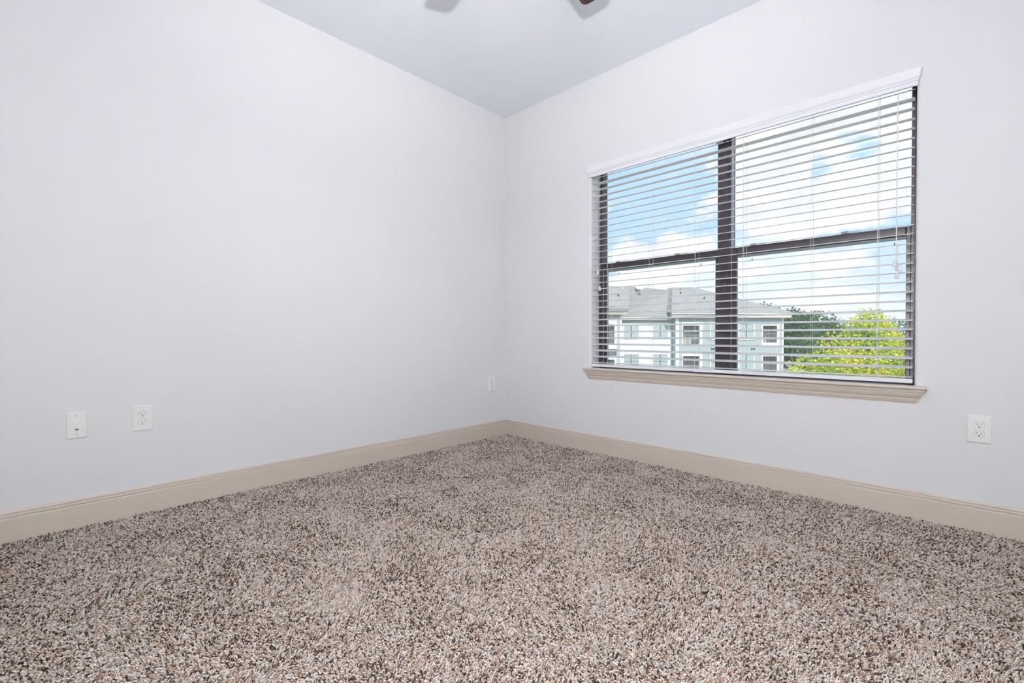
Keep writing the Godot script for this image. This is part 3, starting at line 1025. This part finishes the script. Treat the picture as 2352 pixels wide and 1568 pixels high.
func balcony(b: Node3D, q: Array, dy: float) -> void:
	# outer trim q[0..3] (left, right, top, bottom), opening q[4..7], plane q[8]
	var z: float = q[8]
	var st := begin()
	for r in [[q[0], q[3], q[4], q[2]], [q[5], q[3], q[1], q[2]], [q[4], q[6], q[5], q[2]], [q[4], q[3], q[5], q[7]]]:
		box(st, Vector3(r[0], r[1] + dy, z - 0.12), Vector3(r[2], r[3] + dy, z + 0.07))
	var o := obj("balcony", st, M.white, b)
	var deep := z - 1.5
	st = begin()
	box(st, Vector3(q[4], q[7] + dy, deep - 0.1), Vector3(q[5], q[6] + dy, deep))
	box(st, Vector3(q[4] - 0.1, q[7] + dy, deep), Vector3(q[4], q[6] + dy, z - 0.1))
	box(st, Vector3(q[5], q[7] + dy, deep), Vector3(q[5] + 0.1, q[6] + dy, z - 0.1))
	obj("back_wall", st, M.balcony, o)
	st = begin()
	box(st, Vector3(q[4] - 0.1, q[6] + dy, deep - 0.1), Vector3(q[5] + 0.1, q[6] + dy + 0.1, z - 0.1))
	obj("soffit", st, M.taupe, o)
	st = begin()
	box(st, Vector3(q[4] - 0.1, q[7] + dy - 0.1, deep - 0.1), Vector3(q[5] + 0.1, q[7] + dy, z - 0.1))
	obj("balcony_floor", st, M.taupe, o)
	# glazed door with a white frame, and a thin guard rail
	var dx: float = lerpf(q[4], q[5], 0.42)
	var w: float = q[5] - q[4]
	st = begin()
	for r in [[dx, dx + 0.07], [dx + 0.30 * w, dx + 0.30 * w + 0.07], [dx + 0.50 * w, dx + 0.50 * w + 0.07]]:
		box(st, Vector3(r[0], q[7] + dy, deep), Vector3(r[1], q[6] + dy - 0.12, deep + 0.06))
	obj("door_frame", st, M.white, o)
	st = begin()
	box(st, Vector3(dx + 0.07, q[7] + dy + 0.1, deep), Vector3(dx + 0.50 * w, q[6] + dy - 0.15, deep + 0.03))
	obj("pane", st, M.win_glass, o)
	st = begin()
	box(st, Vector3(q[4], q[7] + dy + 0.95, z - 0.09), Vector3(q[5], q[7] + dy + 1.0, z - 0.05))
	for k in 14:
		var x: float = lerpf(q[4], q[5], (k + 0.5) / 14.0)
		box(st, Vector3(x - 0.008, q[7] + dy, z - 0.08), Vector3(x + 0.008, q[7] + dy + 0.95, z - 0.06))
	obj("guard_rail", st, M.rail, o)


func leaf_mesh(lobes: int) -> ArrayMesh:
	# a lobed leaf one unit across, folded along its middle
	var st := begin()
	var rim := []
	for k in lobes * 2 + 1:
		var a := -2.3 + 4.6 * k / (lobes * 2.0)
		var r := 0.52 if k % 2 == 1 else 0.26
		if lobes == 1:
			r = 0.5
		var p := Vector2(sin(a), cos(a)) * r
		rim.append(Vector3(p.x, p.y, absf(p.x) * 0.35))
	for k in rim.size() - 1:
		tri(st, Vector3.ZERO, rim[k], rim[k + 1], Vector3.BACK)
	return finish(st)


func tree(called: String, label: String, group: String, foot: Vector3, top: float, crown: Array, leaves: int, size: float, tones: Array, lobes: int, trunk_r: float) -> void:
	# crown: ellipsoids [offset from the foot, radii]
	var t := thing(called, label, "tree", foot, 0.0, group)
	var st := begin()
	var tip := Vector3(0.1, top, 0.1)
	tube(st, [Vector3.ZERO, Vector3(0.08, top * 0.35, 0), Vector3(-0.05, top * 0.7, 0.06), tip], trunk_r, trunk_r * 0.2, 9)
	obj("trunk", st, M.bark, t)
	st = begin()
	for q in crown:
		var c: Vector3 = q[0]
		var from := Vector3(0.02, minf(c.y - 0.5 * q[1].y, top * 0.85), 0.02)
		tube(st, [from, from.lerp(c, 0.5) + Vector3(0, 0.2, 0), c], trunk_r * 0.35, trunk_r * 0.08, 6)
		for k in 4:
			var d: Vector3 = Vector3(rng.randf_range(-1, 1), rng.randf_range(-0.2, 1), rng.randf_range(-1, 1)) * q[1] * 0.8
			tube(st, [c, c + d * 0.5 + Vector3(0, 0.1, 0), c + d], trunk_r * 0.1, trunk_r * 0.03, 5)
	obj("branches", st, M.bark, t)
	var mm := MultiMesh.new()
	mm.transform_format = MultiMesh.TRANSFORM_3D
	mm.use_colors = true
	mm.mesh = leaf_mesh(lobes)
	mm.instance_count = leaves
	var clump := FastNoiseLite.new()
	clump.seed = int(foot.x * 10.0)
	clump.frequency = 0.6 if size < 0.2 else 0.25
	var n := 0
	while n < leaves:
		var q: Array = crown[rng.randi() % crown.size()]
		var d: Vector3 = Vector3(rng.randfn(), rng.randfn(), rng.randfn()).normalized() * pow(rng.randf(), 0.42)
		var p: Vector3 = q[0] + d * q[1] * rng.randf_range(0.9, 1.08)
		var k := clump.get_noise_3dv(p + foot)
		if k < rng.randf_range(-0.55, 0.05):
			continue
		var bs := Basis.from_euler(Vector3(rng.randf_range(-1.2, 0.5), rng.randf() * TAU, rng.randf_range(-0.8, 0.8))).scaled(Vector3.ONE * size * rng.randf_range(0.65, 1.25))
		mm.set_instance_transform(n, Transform3D(bs, p))
		var u := clampf(rng.randf() * 0.75 + 0.25 + k * 0.5 - 0.2, 0.0, 0.999)
		var c: Color = tones[int(u * tones.size())]
		mm.set_instance_color(n, c * rng.randf_range(0.85, 1.15))
		n += 1
	var o := MultiMeshInstance3D.new()
	o.name = "foliage"
	o.multimesh = mm
	o.material_override = M.leaf
	o.set_meta("kind", "stuff")
	t.add_child(o, true)


func across(x: float, far: float) -> Vector3:
	# a place on the ground so far out from the window along the line towards the building, x to its right
	var p := EYE + Vector3(-sin(YAW), 0, -cos(YAW)) * far + Vector3(cos(YAW), 0, -sin(YAW)) * x
	return Vector3(p.x, GROUND, p.z)


func trees() -> void:
	var e := EYE.y - GROUND
	var gold := [Color(0.16, 0.34, 0.07), Color(0.36, 0.56, 0.08), Color(0.64, 0.76, 0.09), Color(0.90, 0.88, 0.11), Color(0.95, 0.87, 0.14), Color(0.95, 0.80, 0.26)]
	tree("yellow_tree", "bright yellow-green broadleaf tree nearest to the right half of the window", "", across(11.4, 15.0), e + 0.3, [[Vector3(0, e - 1.1, 0), Vector3(1.5, 1.7, 1.4)], [Vector3(-0.9, e - 1.7, 0.7), Vector3(1.4, 1.3, 1.3)], [Vector3(1.1, e - 1.6, -0.9), Vector3(1.5, 1.5, 1.4)], [Vector3(0.1, e - 0.5, -0.2), Vector3(0.8, 1.35, 0.8)], [Vector3(-0.3, e - 3.2, 0.2), Vector3(2.3, 1.5, 2.2)]], 26000, 0.10, gold, 5, 0.13)
	var green := [Color(0.06, 0.13, 0.08), Color(0.09, 0.19, 0.10), Color(0.15, 0.28, 0.13), Color(0.24, 0.40, 0.16)]
	var spots := [[38.0, 71.0, 4.9, 3.3, "dark green tree rising just behind the right end of the grey roof"], [37.5, 62.0, 3.6, 3.0, "dark green tree right of the apartment house corner"], [41.3, 63.0, 3.3, 3.2, "dark green tree between the apartment house and the yellow tree"], [47.5, 70.0, 2.3, 4.0, "dark green tree mostly hidden behind the yellow tree"], [62.0, 76.0, 2.9, 4.6, "far bluish-green tree at the right edge of the window"], [35.2, 57.0, 0.2, 2.6, "low dark green tree beside the porch roof"]]
	for q in spots:
		var h: float = e + q[2]
		var r: float = q[3]
		tree("green_tree", q[4], "dark green trees beyond the court", across(q[0], q[1]), h - 1.0, [[Vector3(0, h - r * 0.8, 0), Vector3(r, r * 0.8, r)], [Vector3(-r * 0.5, h - r * 1.5, 0.5), Vector3(r * 0.9, r * 0.9, r)], [Vector3(r * 0.6, h - r * 1.4, -0.4), Vector3(r * 0.8, r * 0.8, r)], [Vector3(0, h - r * 2.3, 0), Vector3(r * 1.1, r, r)]], 11000, 0.36, green, 3, 0.3)
